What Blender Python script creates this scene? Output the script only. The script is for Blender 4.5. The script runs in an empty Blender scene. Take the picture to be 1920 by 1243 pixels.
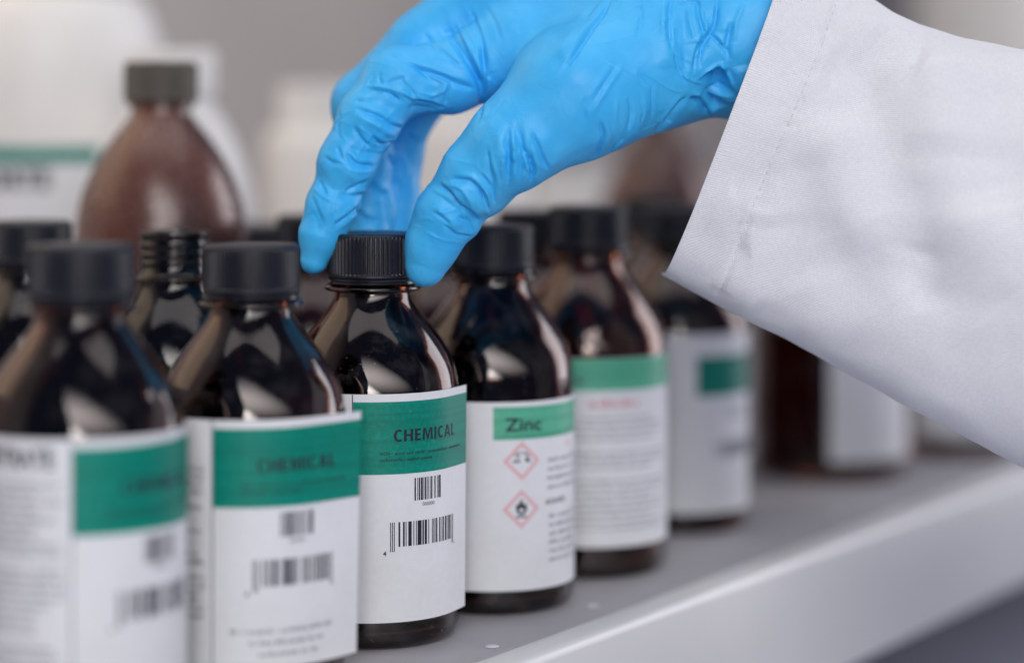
import bpy, bmesh, math, random
import numpy as np
from mathutils import Vector, Matrix
from mathutils.bvhtree import BVHTree
from mathutils.kdtree import KDTree
from mathutils.geometry import tessellate_polygon

random.seed(7)
rng = np.random.default_rng(7)
scene = bpy.context.scene
COL = scene.collection
MM = 0.001
FPX = 4400.0            # focal length in photograph pixels
HOR = 192.0             # horizon row
CAMZ = 0.192            # camera height above the shelf

# ------------------------------------------------------------------ camera, world, lamps, exposure
cam_d = bpy.data.cameras.new('camera')
cam = bpy.data.objects.new('camera', cam_d)
COL.objects.link(cam)
cam.location = (0, 0, CAMZ)
cam.rotation_euler = (math.radians(90), 0, 0)
cam_d.sensor_width = 36.0
cam_d.lens = FPX / 1920 * 36.0
cam_d.shift_y = -(621.5 - HOR) / 1920
cam_d.clip_start = 0.01
cam_d.clip_end = 50
cam_d.dof.use_dof = True
cam_d.dof.focus_distance = 0.826
cam_d.dof.aperture_fstop = 2.6
cam_d.dof.aperture_blades = 0
scene.camera = cam

world = bpy.data.worlds.new('World')
scene.world = world
world.use_nodes = True
bg = world.node_tree.nodes['Background']
bg.inputs['Color'].default_value = (0.45, 0.55, 1.0, 1)
bg.inputs['Strength'].default_value = 0.14

def area(name, loc, target, sx, sy, power, col, soft=0.0, gain=1.7):
    l = bpy.data.lights.new(name, 'AREA')
    l.shape = 'RECTANGLE'; l.size = sx; l.size_y = sy
    l.energy = power; l.color = col
    o = bpy.data.objects.new(name, l)
    COL.objects.link(o)
    o.location = loc
    d = Vector(target) - Vector(loc)
    o.rotation_euler = d.to_track_quat('-Z', 'Y').to_euler()
    if soft:                                        # a diffuser that fades towards its rim, as softboxes and curtained windows do
        l.use_nodes = True
        nt = l.node_tree
        em = nt.nodes['Emission']
        g = nt.nodes.new('ShaderNodeNewGeometry')
        sp = nt.nodes.new('ShaderNodeSeparateXYZ')
        nt.links.new(g.outputs['Parametric'], sp.inputs[0])
        def mth(op, a, b):
            n = nt.nodes.new('ShaderNodeMath'); n.operation = op; n.use_clamp = False
            for k, v in enumerate((a, b)):
                if isinstance(v, (int, float)): n.inputs[k].default_value = v
                else: nt.links.new(v, n.inputs[k])
            return n.outputs[0]
        u = sp.outputs[1]
        v = mth('SUBTRACT', mth('SUBTRACT', 1.0, sp.outputs[0]), u)
        hump = lambda x: mth('MULTIPLY', mth('MULTIPLY', x, mth('SUBTRACT', 1.0, x)), 4.0)
        e = mth('POWER', mth('MAXIMUM', mth('MULTIPLY', hump(u), hump(v)), 0.0), soft)
        nt.links.new(mth('MULTIPLY', e, gain), em.inputs['Strength'])
    return o

area('front_window_wall', (0.82, -0.48, 1.22), (0.0, 0.87, 0.12), 2.7, 2.3, 54, (1.0, 0.985, 0.97), 1.3, 2.5)
area('key_softbox', (0.16, -0.60, 0.36), (0.0, 0.87, 0.12), 0.60, 0.42, 6.5, (1.0, 0.98, 0.95), 1.2, 2.4)
area('window_right', (1.5, 1.75, 0.50), (0.0, 0.95, 0.1), 0.8, 1.2, 12, (0.98, 0.96, 1.0))
area('ceiling_panel', (0.0, 0.95, 1.8), (0.0, 1.05, 0.0), 2.0, 1.4, 11, (1.0, 0.98, 0.96))
area('lens_glow_fill', (-0.60, 1.15, 0.55), (-0.28, 1.30, 0.26), 0.7, 0.6, 1.1, (1.0, 0.78, 0.50))  # added warm fill imitating lens glow, no real lamp stands here

scene.view_settings.view_transform = 'Standard'
scene.view_settings.look = 'None'
scene.view_settings.exposure = 0.20
scene.view_settings.gamma = 1.0
scene.view_settings.use_curve_mapping = False
scene.render.engine = 'CYCLES'
scene.cycles.use_denoising = True
try:
    scene.cycles.denoiser = 'OPENIMAGEDENOISE'
except Exception:
    pass
scene.cycles.max_bounces = 14
scene.cycles.transmission_bounces = 12
scene.cycles.glossy_bounces = 6
scene.cycles.caustics_reflective = False
scene.cycles.caustics_refractive = False
scene.cycles.sample_clamp_indirect = 6.0

# ------------------------------------------------------------------ helpers
def at(px, py, D):
    """a point D metres in front of the camera, given where the photograph shows it"""
    return Vector(((px - 960) / FPX * D, D, CAMZ - (py - HOR) / FPX * D))

def at_np(pts, D):
    p = np.asarray(pts, float)
    return np.stack([(p[:, 0] - 960) / FPX * D, np.broadcast_to(D, p[:, 0].shape), CAMZ - (p[:, 1] - HOR) / FPX * D], 1)

def obj(name, mesh, mat=None, parent=None):
    o = bpy.data.objects.new(name, mesh)
    COL.objects.link(o)
    if mat is not None and len(mesh.materials) == 0:
        mesh.materials.append(mat)
    if parent is not None:
        o.parent = parent
    return o

def empty(name, loc, rz=0.0):
    o = bpy.data.objects.new(name, None)
    COL.objects.link(o)
    o.location = loc
    o.rotation_euler = (0, 0, rz)
    o.empty_display_size = 0.02
    return o

def tag(o, label=None, cat=None, group=None, kind=None):
    if label: o['label'] = label
    if cat: o['category'] = cat
    if group: o['group'] = group
    if kind: o['kind'] = kind
    return o

def mesh_from(verts, faces, name='mesh', smooth=True):
    m = bpy.data.meshes.new(name)
    m.from_pydata([tuple(v) for v in verts], [], [tuple(int(i) for i in f) for f in faces])
    m.update()
    if smooth:
        m.polygons.foreach_set('use_smooth', [True] * len(m.polygons))
    return m

def sharp(m, deg=35):
    try:
        m.set_sharp_from_angle(angle=math.radians(deg))
    except Exception:
        pass
    return m

def lathe(profile, seg=96, name='lathe', sharp_deg=40):
    """profile: list of (r, z) in mm from bottom to top"""
    verts, faces, rings = [], [], []
    for r, z in profile:
        if r < 1e-6:
            rings.append([len(verts)]); verts.append((0, 0, z * MM))
        else:
            ids = []
            for i in range(seg):
                a = 2 * math.pi * i / seg
                ids.append(len(verts)); verts.append((r * MM * math.cos(a), r * MM * math.sin(a), z * MM))
            rings.append(ids)
    for a, b in zip(rings[:-1], rings[1:]):
        if len(a) == 1 and len(b) == 1: continue
        for i in range(seg):
            j = (i + 1) % seg
            if len(a) == 1: faces.append((a[0], b[j], b[i]))
            elif len(b) == 1: faces.append((a[i], a[j], b[0]))
            else: faces.append((a[i], a[j], b[j], b[i]))
    return sharp(mesh_from(verts, faces, name), sharp_deg)

def box_mesh(x0, x1, y0, y1, z0, z1, bevel=0.0, seg=3, name='box'):
    bm = bmesh.new()
    bmesh.ops.create_cube(bm, size=1.0)
    for v in bm.verts:
        v.co = Vector(((x0 + x1) / 2 + v.co.x * (x1 - x0), (y0 + y1) / 2 + v.co.y * (y1 - y0), (z0 + z1) / 2 + v.co.z * (z1 - z0)))
    if bevel > 0:
        bmesh.ops.bevel(bm, geom=list(bm.edges), offset=bevel, segments=seg, profile=0.5, affect='EDGES')
    m = bpy.data.meshes.new(name)
    bm.to_mesh(m); bm.free()
    if bevel > 0:
        m.polygons.foreach_set('use_smooth', [True] * len(m.polygons)); sharp(m, 50)
    return m

# ------------------------------------------------------------------ materials
def new_mat(name):
    m = bpy.data.materials.new(name)
    m.use_nodes = True
    nt = m.node_tree
    return m, nt, nt.nodes['Principled BSDF']

def setv(p, **kw):
    for k, v in kw.items():
        k = k.replace('_', ' ')
        if k in p.inputs:
            p.inputs[k].default_value = (*v, 1) if p.inputs[k].type == 'RGBA' else v

def add_noise(nt, scale, detail=4, rough=0.55, coord='Object', dist=0.0):
    tc = nt.nodes.new('ShaderNodeTexCoord')
    n = nt.nodes.new('ShaderNodeTexNoise')
    n.inputs['Scale'].default_value = scale
    n.inputs['Detail'].default_value = detail
    n.inputs['Roughness'].default_value = rough
    n.inputs['Distortion'].default_value = dist
    nt.links.new(tc.outputs[coord], n.inputs['Vector'])
    return n

def ramp(nt, src, stops):
    r = nt.nodes.new('ShaderNodeValToRGB')
    e = r.color_ramp.elements
    while len(e) < len(stops): e.new(0.5)
    for el, (pos, c) in zip(e, stops):
        el.position = pos; el.color = (*c, 1) if len(c) == 3 else c
    nt.links.new(src, r.inputs['Fac'])
    return r

def bump(nt, p, src, strength, dist, prev=None):
    b = nt.nodes.new('ShaderNodeBump')
    b.inputs['Strength'].default_value = strength
    b.inputs['Distance'].default_value = dist
    nt.links.new(src, b.inputs['Height'])
    if prev is not None: nt.links.new(prev.outputs['Normal'], b.inputs['Normal'])
    nt.links.new(b.outputs['Normal'], p.inputs['Normal'])
    return b

def simple(name, col, rough=0.5, spec=0.5, var=0.0, scale=60, bumpd=0.0, bscale=300, **kw):
    m, nt, p = new_mat(name)
    setv(p, Base_Color=col, Roughness=rough, Specular_IOR_Level=spec, **kw)
    if var > 0:
        n = add_noise(nt, scale)
        lo = tuple(max(0, c * (1 - var)) for c in col); hi = tuple(min(1, c * (1 + var)) for c in col)
        r = ramp(nt, n.outputs['Fac'], [(0.3, lo), (0.7, hi)])
        nt.links.new(r.outputs['Color'], p.inputs['Base Color'])
    if bumpd > 0:
        n2 = add_noise(nt, bscale)
        bump(nt, p, n2.outputs['Fac'], 0.6, bumpd)
    return m

def glass_mat(name, col, rough=0.03):
    m, nt, p = new_mat(name)
    setv(p, Base_Color=col, Roughness=rough, IOR=1.5, Transmission_Weight=1.0, Specular_IOR_Level=0.5)
    n = add_noise(nt, 900, 3)
    r = ramp(nt, n.outputs['Fac'], [(0.45, (rough, rough, rough)), (0.8, (rough + 0.07,) * 3)])
    nt.links.new(r.outputs['Color'], p.inputs['Roughness'])
    n2 = add_noise(nt, 35, 2)
    bump(nt, p, n2.outputs['Fac'], 0.25, 0.0015)
    # dust specks and faint smears
    tc = nt.nodes.new('ShaderNodeTexCoord')
    vo = nt.nodes.new('ShaderNodeTexVoronoi'); vo.inputs['Scale'].default_value = 420
    nt.links.new(tc.outputs['Object'], vo.inputs['Vector'])
    rd = ramp(nt, vo.outputs['Distance'], [(0.05, (1, 1, 1)), (0.11, (0, 0, 0))])
    n4 = add_noise(nt, 60, 3)
    rm = ramp(nt, n4.outputs['Fac'], [(0.5, (0, 0, 0)), (0.68, (0.75, 0.75, 0.75))])
    n5 = add_noise(nt, 90, 5, 0.7)
    rs = ramp(nt, n5.outputs['Fac'], [(0.5, (0.0, 0.0, 0.0)), (0.8, (0.05, 0.05, 0.05))])
    mu = nt.nodes.new('ShaderNodeMath'); mu.operation = 'MULTIPLY'
    nt.links.new(rd.outputs['Color'], mu.inputs[0]); nt.links.new(rm.outputs['Color'], mu.inputs[1])
    ad = nt.nodes.new('ShaderNodeMath'); ad.operation = 'ADD'
    nt.links.new(mu.outputs[0], ad.inputs[0]); nt.links.new(rs.outputs['Color'], ad.inputs[1])
    df = nt.nodes.new('ShaderNodeBsdfDiffuse'); df.inputs['Color'].default_value = (0.45, 0.44, 0.46, 1)
    mx = nt.nodes.new('ShaderNodeMixShader')
    nt.links.new(ad.outputs[0], mx.inputs['Fac']); nt.links.new(p.outputs[0], mx.inputs[1]); nt.links.new(df.outputs[0], mx.inputs[2])
    nt.links.new(mx.outputs[0], nt.nodes['Material Output'].inputs['Surface'])
    return m

M = {}
M['amber'] = glass_mat('amber_glass', (0.17, 0.045, 0.024))
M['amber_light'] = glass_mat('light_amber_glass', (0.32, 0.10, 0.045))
M['amber_dark'] = glass_mat('dark_amber_glass', (0.045, 0.012, 0.010))
M['amber_far'] = glass_mat('hazed_brown_glass', (0.50, 0.32, 0.28), 0.25)  # brown paled and roughened to put lens haze into the glass
M['cap'] = simple('black_plastic', (0.007, 0.008, 0.015), 0.38, 0.5, var=0.3, scale=200, bumpd=0.0002, bscale=1500)
M['cap_hazed'] = simple('hazed_plastic', (0.10, 0.085, 0.07), 0.5, 0.4)  # grey-brown has the lens haze over the cap mixed into its colour
M['band'] = simple('black_gloss_plastic', (0.012, 0.012, 0.018), 0.16, 0.5)
M['hdpe'] = simple('white_hdpe', (0.74, 0.72, 0.70), 0.45, 0.4, var=0.03)
M['ink'] = simple('black_ink', (0.018, 0.018, 0.035), 0.55, 0.3)
M['ink_soft'] = simple('grey_ink', (0.10, 0.105, 0.15), 0.6, 0.3)
M['ink_red'] = simple('faded_red_ink', (0.62, 0.20, 0.24), 0.6, 0.3)
M['ink_red_pale'] = simple('pale_red_ink', (0.72, 0.42, 0.46), 0.6, 0.3)
M['thread'] = simple('shaded_thread', (0.64, 0.65, 0.71), 0.8, 0.2)  # greyed below the cloth so the stitch shadow sits in its colour

def paper_mat():
    m, nt, p = new_mat('label_paper')
    setv(p, Roughness=0.5, Specular_IOR_Level=0.35)
    n = add_noise(nt, 420, 6, 0.65)
    r = ramp(nt, n.outputs['Fac'], [(0.25, (0.69, 0.695, 0.735)), (0.7, (0.735, 0.74, 0.775))])
    n2 = add_noise(nt, 28, 3, 0.6)
    r2 = ramp(nt, n2.outputs['Fac'], [(0.35, (1, 1, 1)), (0.78, (0.93, 0.92, 0.90))])
    mix = nt.nodes.new('ShaderNodeMixRGB'); mix.blend_type = 'MULTIPLY'; mix.inputs['Fac'].default_value = 1
    nt.links.new(r.outputs['Color'], mix.inputs['Color1']); nt.links.new(r2.outputs['Color'], mix.inputs['Color2'])
    nt.links.new(mix.outputs['Color'], p.inputs['Base Color'])
    bump(nt, p, n.outputs['Fac'], 0.12, 0.0001)
    return m
M['paper'] = paper_mat()

def green_mat(name, lo, hi, speck):
    m, nt, p = new_mat(name)
    setv(p, Roughness=0.38, Specular_IOR_Level=0.32)
    n = add_noise(nt, 700, 5, 0.7)
    r = ramp(nt, n.outputs['Fac'], [(0.30, lo), (0.62, hi), (0.78, speck)])
    tc = nt.nodes.new('ShaderNodeTexCoord')
    mp = nt.nodes.new('ShaderNodeMapping'); mp.inputs['Scale'].default_value = (6, 6, 420)
    nt.links.new(tc.outputs['Object'], mp.inputs['Vector'])
    n2 = nt.nodes.new('ShaderNodeTexNoise'); n2.inputs['Scale'].default_value = 1.0; n2.inputs['Detail'].default_value = 3
    nt.links.new(mp.outputs['Vector'], n2.inputs['Vector'])
    r2 = ramp(nt, n2.outputs['Fac'], [(0.35, (0.86, 0.86, 0.86)), (0.65, (1.08, 1.08, 1.08))])
    mix = nt.nodes.new('ShaderNodeMixRGB'); mix.blend_type = 'MULTIPLY'; mix.inputs['Fac'].default_value = 1
    nt.links.new(r.outputs['Color'], mix.inputs['Color1']); nt.links.new(r2.outputs['Color'], mix.inputs['Color2'])
    nt.links.new(mix.outputs['Color'], p.inputs['Base Color'])
    rr = ramp(nt, n.outputs['Fac'], [(0.3, (0.3, 0.3, 0.3)), (0.75, (0.55, 0.55, 0.55))])
    nt.links.new(rr.outputs['Color'], p.inputs['Roughness'])
    bump(nt, p, n.outputs['Fac'], 0.3, 0.0001)
    return m
M['green'] = green_mat('green_ink', (0.0, 0.170, 0.125), (0.0, 0.225, 0.168), (0.05, 0.32, 0.25))
M['green_dark'] = green_mat('deep_green_ink', (0.0, 0.15, 0.115), (0.002, 0.185, 0.14), (0.03, 0.24, 0.19))
M['green_pale'] = green_mat('mint_green_ink', (0.075, 0.36, 0.23), (0.10, 0.42, 0.28), (0.16, 0.48, 0.34))
M['green_line'] = simple('mint_line_ink', (0.02, 0.22, 0.14), 0.5)

def glove_mat():
    m, nt, p = new_mat('blue_nitrile')
    setv(p, Roughness=0.42, Specular_IOR_Level=0.45, IOR=1.5)
    n = add_noise(nt, 45, 4, 0.6)
    r = ramp(nt, n.outputs['Fac'], [(0.3, (0.028, 0.40, 0.84)), (0.7, (0.065, 0.49, 0.90))])
    nt.links.new(r.outputs['Color'], p.inputs['Base Color'])
    setv(p, Subsurface_Weight=0.0, Subsurface_Radius=(0.3, 0.7, 1.0), Subsurface_Scale=0.002)
    n1 = add_noise(nt, 1400, 3, 0.6)
    b1 = bump(nt, p, n1.outputs['Fac'], 0.22, 0.0002)
    n2 = add_noise(nt, 130, 3, 0.5, dist=1.2)
    bump(nt, p, n2.outputs['Fac'], 0.22, 0.0014, b1)
    n3 = add_noise(nt, 220, 3)
    rr = ramp(nt, n3.outputs['Fac'], [(0.3, (0.42,) * 3), (0.7, (0.56,) * 3)])
    nt.links.new(rr.outputs['Color'], p.inputs['Roughness'])
    return m
M['glove'] = glove_mat()

def twill_mat():
    m, nt, p = new_mat('white_twill')
    setv(p, Roughness=0.85, Specular_IOR_Level=0.2, Sheen_Weight=0.15)
    tc = nt.nodes.new('ShaderNodeTexCoord')
    mp = nt.nodes.new('ShaderNodeMapping')
    mp.inputs['Rotation'].default_value = (0, 0, math.radians(-18))
    nt.links.new(tc.outputs['UV'], mp.inputs['Vector'])
    w = nt.nodes.new('ShaderNodeTexWave'); w.wave_type = 'BANDS'; w.bands_direction = 'Y'
    w.inputs['Scale'].default_value = 0.50
    w.inputs['Distortion'].default_value = 0.35; w.inputs['Detail'].default_value = 3; w.inputs['Detail Scale'].default_value = 4
    nt.links.new(mp.outputs['Vector'], w.inputs['Vector'])
    r = ramp(nt, w.outputs['Fac'], [(0.15, (0.71, 0.715, 0.765)), (0.7, (0.80, 0.805, 0.85))])
    n = add_noise(nt, 900, 4)
    r2 = ramp(nt, n.outputs['Fac'], [(0.3, (0.95, 0.95, 0.95)), (0.7, (1.03, 1.03, 1.03))])
    mix = nt.nodes.new('ShaderNodeMixRGB'); mix.blend_type = 'MULTIPLY'; mix.inputs['Fac'].default_value = 1
    nt.links.new(r.outputs['Color'], mix.inputs['Color1']); nt.links.new(r2.outputs['Color'], mix.inputs['Color2'])
    nt.links.new(mix.outputs['Color'], p.inputs['Base Color'])
    b = bump(nt, p, w.outputs['Fac'], 0.5, 0.0003)
    bump(nt, p, n.outputs['Fac'], 0.4, 0.0003, b)
    return m
M['twill'] = twill_mat()

M['shelf_top'] = simple('grey_laminate', (0.31, 0.30, 0.32), 0.42, 0.4, var=0.08, scale=25, bumpd=0.0002, bscale=900)
M['shelf_low'] = simple('blue_grey_laminate', (0.42, 0.43, 0.52), 0.5, 0.3, var=0.06, scale=9)
M['trim'] = simple('white_edge_trim', (0.62, 0.615, 0.62), 0.33, 0.5, var=0.03, scale=12)
M['wall'] = simple('grey_wall', (0.46, 0.42, 0.395), 0.8, 0.2, var=0.05, scale=6, bumpd=0.0006, bscale=120)
M['floor'] = simple('blue_grey_floor', (0.60, 0.61, 0.70), 0.5, 0.3, var=0.1, scale=4)
M['glint_disc'] = simple('glint_white', (0.62, 0.62, 0.66), 0.3, 0.5)  # pale colour of the painted highlights on the shelf

# ------------------------------------------------------------------ setting: shelf, wall, floor
SD = Vector((0.540, 0.8416, 0)).normalized()     # along the shelf front
SN = Vector((-SD.y, SD.x, 0))                     # into the shelf
SP = Vector((0.0076, 0.8307, 0))
SROT = math.atan2(SD.y, SD.x)
shelf = obj('shelf', box_mesh(-0.75, 2.9, 0.0035, 0.90, -0.030, 0.0, 0.0012, 2), M['shelf_top'])
shelf.location = SP; shelf.rotation_euler = (0, 0, SROT)
tag(shelf, kind='structure')
trim = obj('edge_trim', box_mesh(-0.75, 2.9, -0.012, 0.0035, -0.056, 0.0009, 0.0034, 5), M['trim'], shelf)
rv = lathe([(0, 0.5), (1.4, 0.4), (2.3, 0.2), (2.7, 0.0)][::-1], 24, 'glint_disc')  # flat discs added to imitate soft highlights along the shelf front
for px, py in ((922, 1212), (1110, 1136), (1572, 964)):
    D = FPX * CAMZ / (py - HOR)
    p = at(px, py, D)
    r = obj('glint_disc', rv, M['glint_disc'], shelf)
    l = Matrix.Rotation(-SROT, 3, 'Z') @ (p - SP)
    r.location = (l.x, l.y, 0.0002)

wall = obj('wall', box_mesh(-2.2, 6.0, 0.901, 1.0, -1.2, 2.6), M['wall'])
wall.location = SP; wall.rotation_euler = (0, 0, SROT)
tag(wall, kind='structure')
lower = obj('lower_shelf', box_mesh(-0.75, 2.9, -0.16, 0.90, -0.245, -0.215, 0.002, 2), M['shelf_low'])
lower.location = SP; lower.rotation_euler = (0, 0, SROT)
tag(lower, kind='structure')
floor = obj('floor', box_mesh(-6, 6, -3, 8, -1.0, -0.9), M['floor'])
tag(floor, kind='structure')

# ------------------------------------------------------------------ bottles
R0 = 31.5
def scale_prof(p, fr, fz): return [(r * fr, z * fz) for r, z in p]

OUT = [(0, 1.6), (18, 1.4), (24, 0.6), (26.5, 0.0), (28.6, 0.5), (30.2, 1.9), (31.2, 4.0), (R0, 7.0), (R0, 40), (R0, 86), (31.3, 89.5),
       (30.6, 94), (29.2, 98.5), (27.0, 103), (24.2, 107.5), (21.2, 111.5), (18.3, 115), (15.9, 118), (14.3, 120.5), (13.6, 122.4), (13.5, 123.6)]
NECK = [(13.8, 123.9), (17.0, 124.2), (17.5, 124.6), (17.5, 125.4), (17.0, 125.8), (14.2, 126.1), (13.2, 127.5)]
THREAD = [(12.6, 129.6), (13.6, 130.4), (13.6, 131.2), (12.6, 132), (12.6, 133), (13.6, 133.8), (13.6, 134.6), (12.6, 135.4), (12.6, 136.4), (13.6, 137.2), (13.6, 138), (12.6, 138.8),
          (12.6, 140.6), (13.0, 141), (13.0, 142.3), (12.6, 142.8), (10.9, 142.8), (10.5, 142.2)]
INN = [(10.4, 124.0), (11.0, 121.5), (13.0, 117.6), (16.0, 113.8), (19.4, 109.6), (22.4, 105.5), (25.0, 101.2), (27.0, 96.8), (28.2, 92.5), (28.8, 88.5), (29.0, 85), (29.0, 40), (29.0, 8), (28.0, 5.6), (25.5, 4.4), (12, 5.2), (0, 5.6)]
FULL = OUT + NECK + THREAD + INN

def smooth_prof(p, n=2):
    """Chaikin pass for soft shoulders; end points stay"""
    for _ in range(n):
        q = [p[0]]
        for a, b in zip(p[:-1], p[1:]):
            q.append((a[0] * .75 + b[0] * .25, a[1] * .75 + b[1] * .25))
            q.append((a[0] * .25 + b[0] * .75, a[1] * .25 + b[1] * .75))
        q.append(p[-1]); p = q
    return p

GLASS = lathe(smooth_prof(OUT, 1) + NECK + THREAD + smooth_prof(INN, 1), 112, 'bottle_body', 60)

def cap_mesh(r=16.3, z0=129.0, z1=144.8, ribs=62, depth=0.55):
    seg = ribs * 4
    zs = [(z0, r - 0.3, 0), (z0 + .35, r, 0), (z0 + 1.0, r, 0), (z0 + 1.6, r, 1), (z1 - 2.4, r, 1), (z1 - 1.7, r - 0.1, 0.7), (z1 - 0.9, r - 0.35, 0), (z1 - 0.3, r - 0.9, 0), (z1, r - 1.9, 0), (z1, r - 2.6, 0), (z1 - 0.25, r - 2.9, 0), (z1 - 0.25, 0, 0)]
    verts, faces, rings = [], [], []
    for z, rr, k in zs:
        if rr == 0:
            rings.append([len(verts)]); verts.append((0, 0, z * MM)); continue
        ids = []
        for i in range(seg):
            a = 2 * math.pi * i / seg
            d = k * depth * (0.0 if i % 4 in (0, 1) else -1.0)
            x = (rr + d) * MM
            ids.append(len(verts)); verts.append((x * math.cos(a), x * math.sin(a), z * MM))
        rings.append(ids)
    for a, b in zip(rings[:-1], rings[1:]):
        for i in range(seg):
            j = (i + 1) % seg
            faces.append((a[i], a[j], b[0]) if len(b) == 1 else (a[i], a[j], b[j], b[i]))
    return sharp(mesh_from(verts, faces, 'cap'), 28)
CAP = cap_mesh()
BAND = lathe([(13.4, 126.6), (15.9, 126.65), (16.2, 126.9), (16.2, 127.5), (15.8, 127.8), (16.1, 128.1), (16.1, 128.7), (15.6, 128.9), (13.4, 128.9)], 80, 'tamper_band', 50)

def split_tri(T, L, off, verts, faces, lim=1.4):
    st = [T]
    while st:
        a, b, c = st.pop()
        w = [abs(a[0] - b[0]), abs(b[0] - c[0]), abs(c[0] - a[0])]
        m = max(w)
        if m < lim:
            n = len(verts)
            ar = (b[0] - a[0]) * (c[1] - a[1]) - (b[1] - a[1]) * (c[0] - a[0])
            verts += [L.pos(*a, off), L.pos(*b, off), L.pos(*c, off)] if ar > 0 else [L.pos(*a, off), L.pos(*c, off), L.pos(*b, off)]
            faces.append((n, n + 1, n + 2))
            continue
        if w[1] == m: a, b, c = b, c, a
        elif w[2] == m: a, b, c = c, a, b
        h = ((a[0] + b[0]) / 2, (a[1] + b[1]) / 2)
        st += [(a, h, c), (h, b, c)]

# ---- label surface: (u along the paper from its divider line, z height) -> position
class Label:
    def __init__(s, u0, u1, z0, z1, phi0, peel=None, r=R0 + 0.22, k_top=0.05, k_bot=0.3):
        s.u0, s.u1, s.z0, s.z1, s.r = u0, u1, z0, z1, r
        s.phi0 = math.radians(phi0)
        s.ut = None if peel is None else (math.radians(peel) - s.phi0) * r
        s.kt, s.kb = k_top, k_bot
    def pos(s, u, z, off=0.0):
        if s.ut is None or u <= s.ut:
            f = s.phi0 + u / s.r
            x, y = s.r * math.sin(f), -s.r * math.cos(f)
        else:
            h = min(1, max(0, (z - s.z0) / (s.z1 - s.z0)))
            k = s.kb + (s.kt - s.kb) * h
            ft = s.phi0 + s.ut / s.r
            f = ft + k * (u - s.ut) / s.r
            x = s.r * math.sin(ft) + s.r / k * (math.sin(f) - math.sin(ft))
            y = -s.r * math.cos(ft) - s.r / k * (math.cos(f) - math.cos(ft))
        nx, ny = math.sin(f), -math.cos(f)
        return ((x + nx * off) * MM, (y + ny * off) * MM, z * MM)
    def patch(s, u0, u1, z0, z1, off, thick=0.0, name='patch', zs=None):
        n = max(2, int(abs(u1 - u0) / 1.2) + 1)
        mz = zs or max(2, int((z1 - z0) / 6) + 1)
        verts, faces = [], []
        for layer in ((off, off - thick) if thick > 0 else (off,)):
            for j in range(mz):
                for i in range(n):
                    verts.append(s.pos(u0 + (u1 - u0) * i / (n - 1), z0 + (z1 - z0) * j / (mz - 1), layer))
        g = lambda l, j, i: l * n * mz + j * n + i
        for j in range(mz - 1):
            for i in range(n - 1):
                faces.append((g(0, j, i), g(0, j, i + 1), g(0, j + 1, i + 1), g(0, j + 1, i)))
                if thick > 0: faces.append((g(1, j, i), g(1, j + 1, i), g(1, j + 1, i + 1), g(1, j, i + 1)))
        if thick > 0:
            for i in range(n - 1):
                faces.append((g(0, 0, i), g(1, 0, i), g(1, 0, i + 1), g(0, 0, i + 1)))
                faces.append((g(0, mz - 1, i), g(0, mz - 1, i + 1), g(1, mz - 1, i + 1), g(1, mz - 1, i)))
            for j in range(mz - 1):
                faces.append((g(0, j, 0), g(0, j + 1, 0), g(1, j + 1, 0), g(1, j, 0)))
                faces.append((g(0, j, n - 1), g(1, j, n - 1), g(1, j + 1, n - 1), g(0, j + 1, n - 1)))
        return sharp(mesh_from(verts, faces, name), 50)
    def flat(s, polys, off, name):
        """polys: list of (points [(u,z)..]) drawn as print on the paper"""
        verts, faces = [], []
        for P in polys:
            if len(P) == 4 and abs(P[1][0] - P[0][0]) < 1.3 and abs(P[2][0] - P[1][0]) < 1e-6:
                b = len(verts)
                verts += [s.pos(u, z, off) for u, z in P]
                faces.append(tuple(range(b, b + 4)))
                continue
            for t in tessellate_polygon([[Vector((u, z, 0)) for u, z in P]]):
                split_tri([P[k] for k in t], s, off, verts, faces)
        return mesh_from(verts, faces, name, False)
    def text(s, string, u, z, h, off, name='lettering', bold=0.0, width=None, align='LEFT', rot=False):
        v, f = text_geo(string, bold)
        cap = 0.729
        v = v * (h / cap)
        if len(v) == 0: return mesh_from([], [], name)
        w = v[:, 0].max() - v[:, 0].min()
        v[:, 0] -= v[:, 0].min()
        if width: v[:, 0] *= width / w; w = width
        if align == 'RIGHT': v[:, 0] -= w
        if align == 'CENTER': v[:, 0] -= w / 2
        verts, faces = [], []
        for q in f:
            for k in range(1, len(q) - 1):
                split_tri([(u + v[i][0], z + v[i][1]) for i in (q[0], q[k], q[k + 1])], s, off, verts, faces)
        return mesh_from(verts, faces, name, False)

_tc = {}
def text_geo(string, bold):
    key = (string, bold)
    if key not in _tc:
        c = bpy.data.curves.new('t', 'FONT')
        c.body = string; c.size = 1.0; c.offset = bold; c.resolution_u = 4; c.fill_mode = 'FRONT'
        o = bpy.data.objects.new('t', c)
        me = o.to_mesh()
        v = np.array([tuple(x.co) for x in me.vertices]).reshape(-1, 3)
        f = [tuple(p.vertices) for p in me.polygons]
        o.to_mesh_clear()
        bpy.data.objects.remove(o); bpy.data.curves.remove(c)
        _tc[key] = (v, f)
    v, f = _tc[key]
    return v.copy(), f

def rect(u0, u1, z0, z1): return [(u0, z0), (u1, z0), (u1, z1), (u0, z1)]

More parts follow.
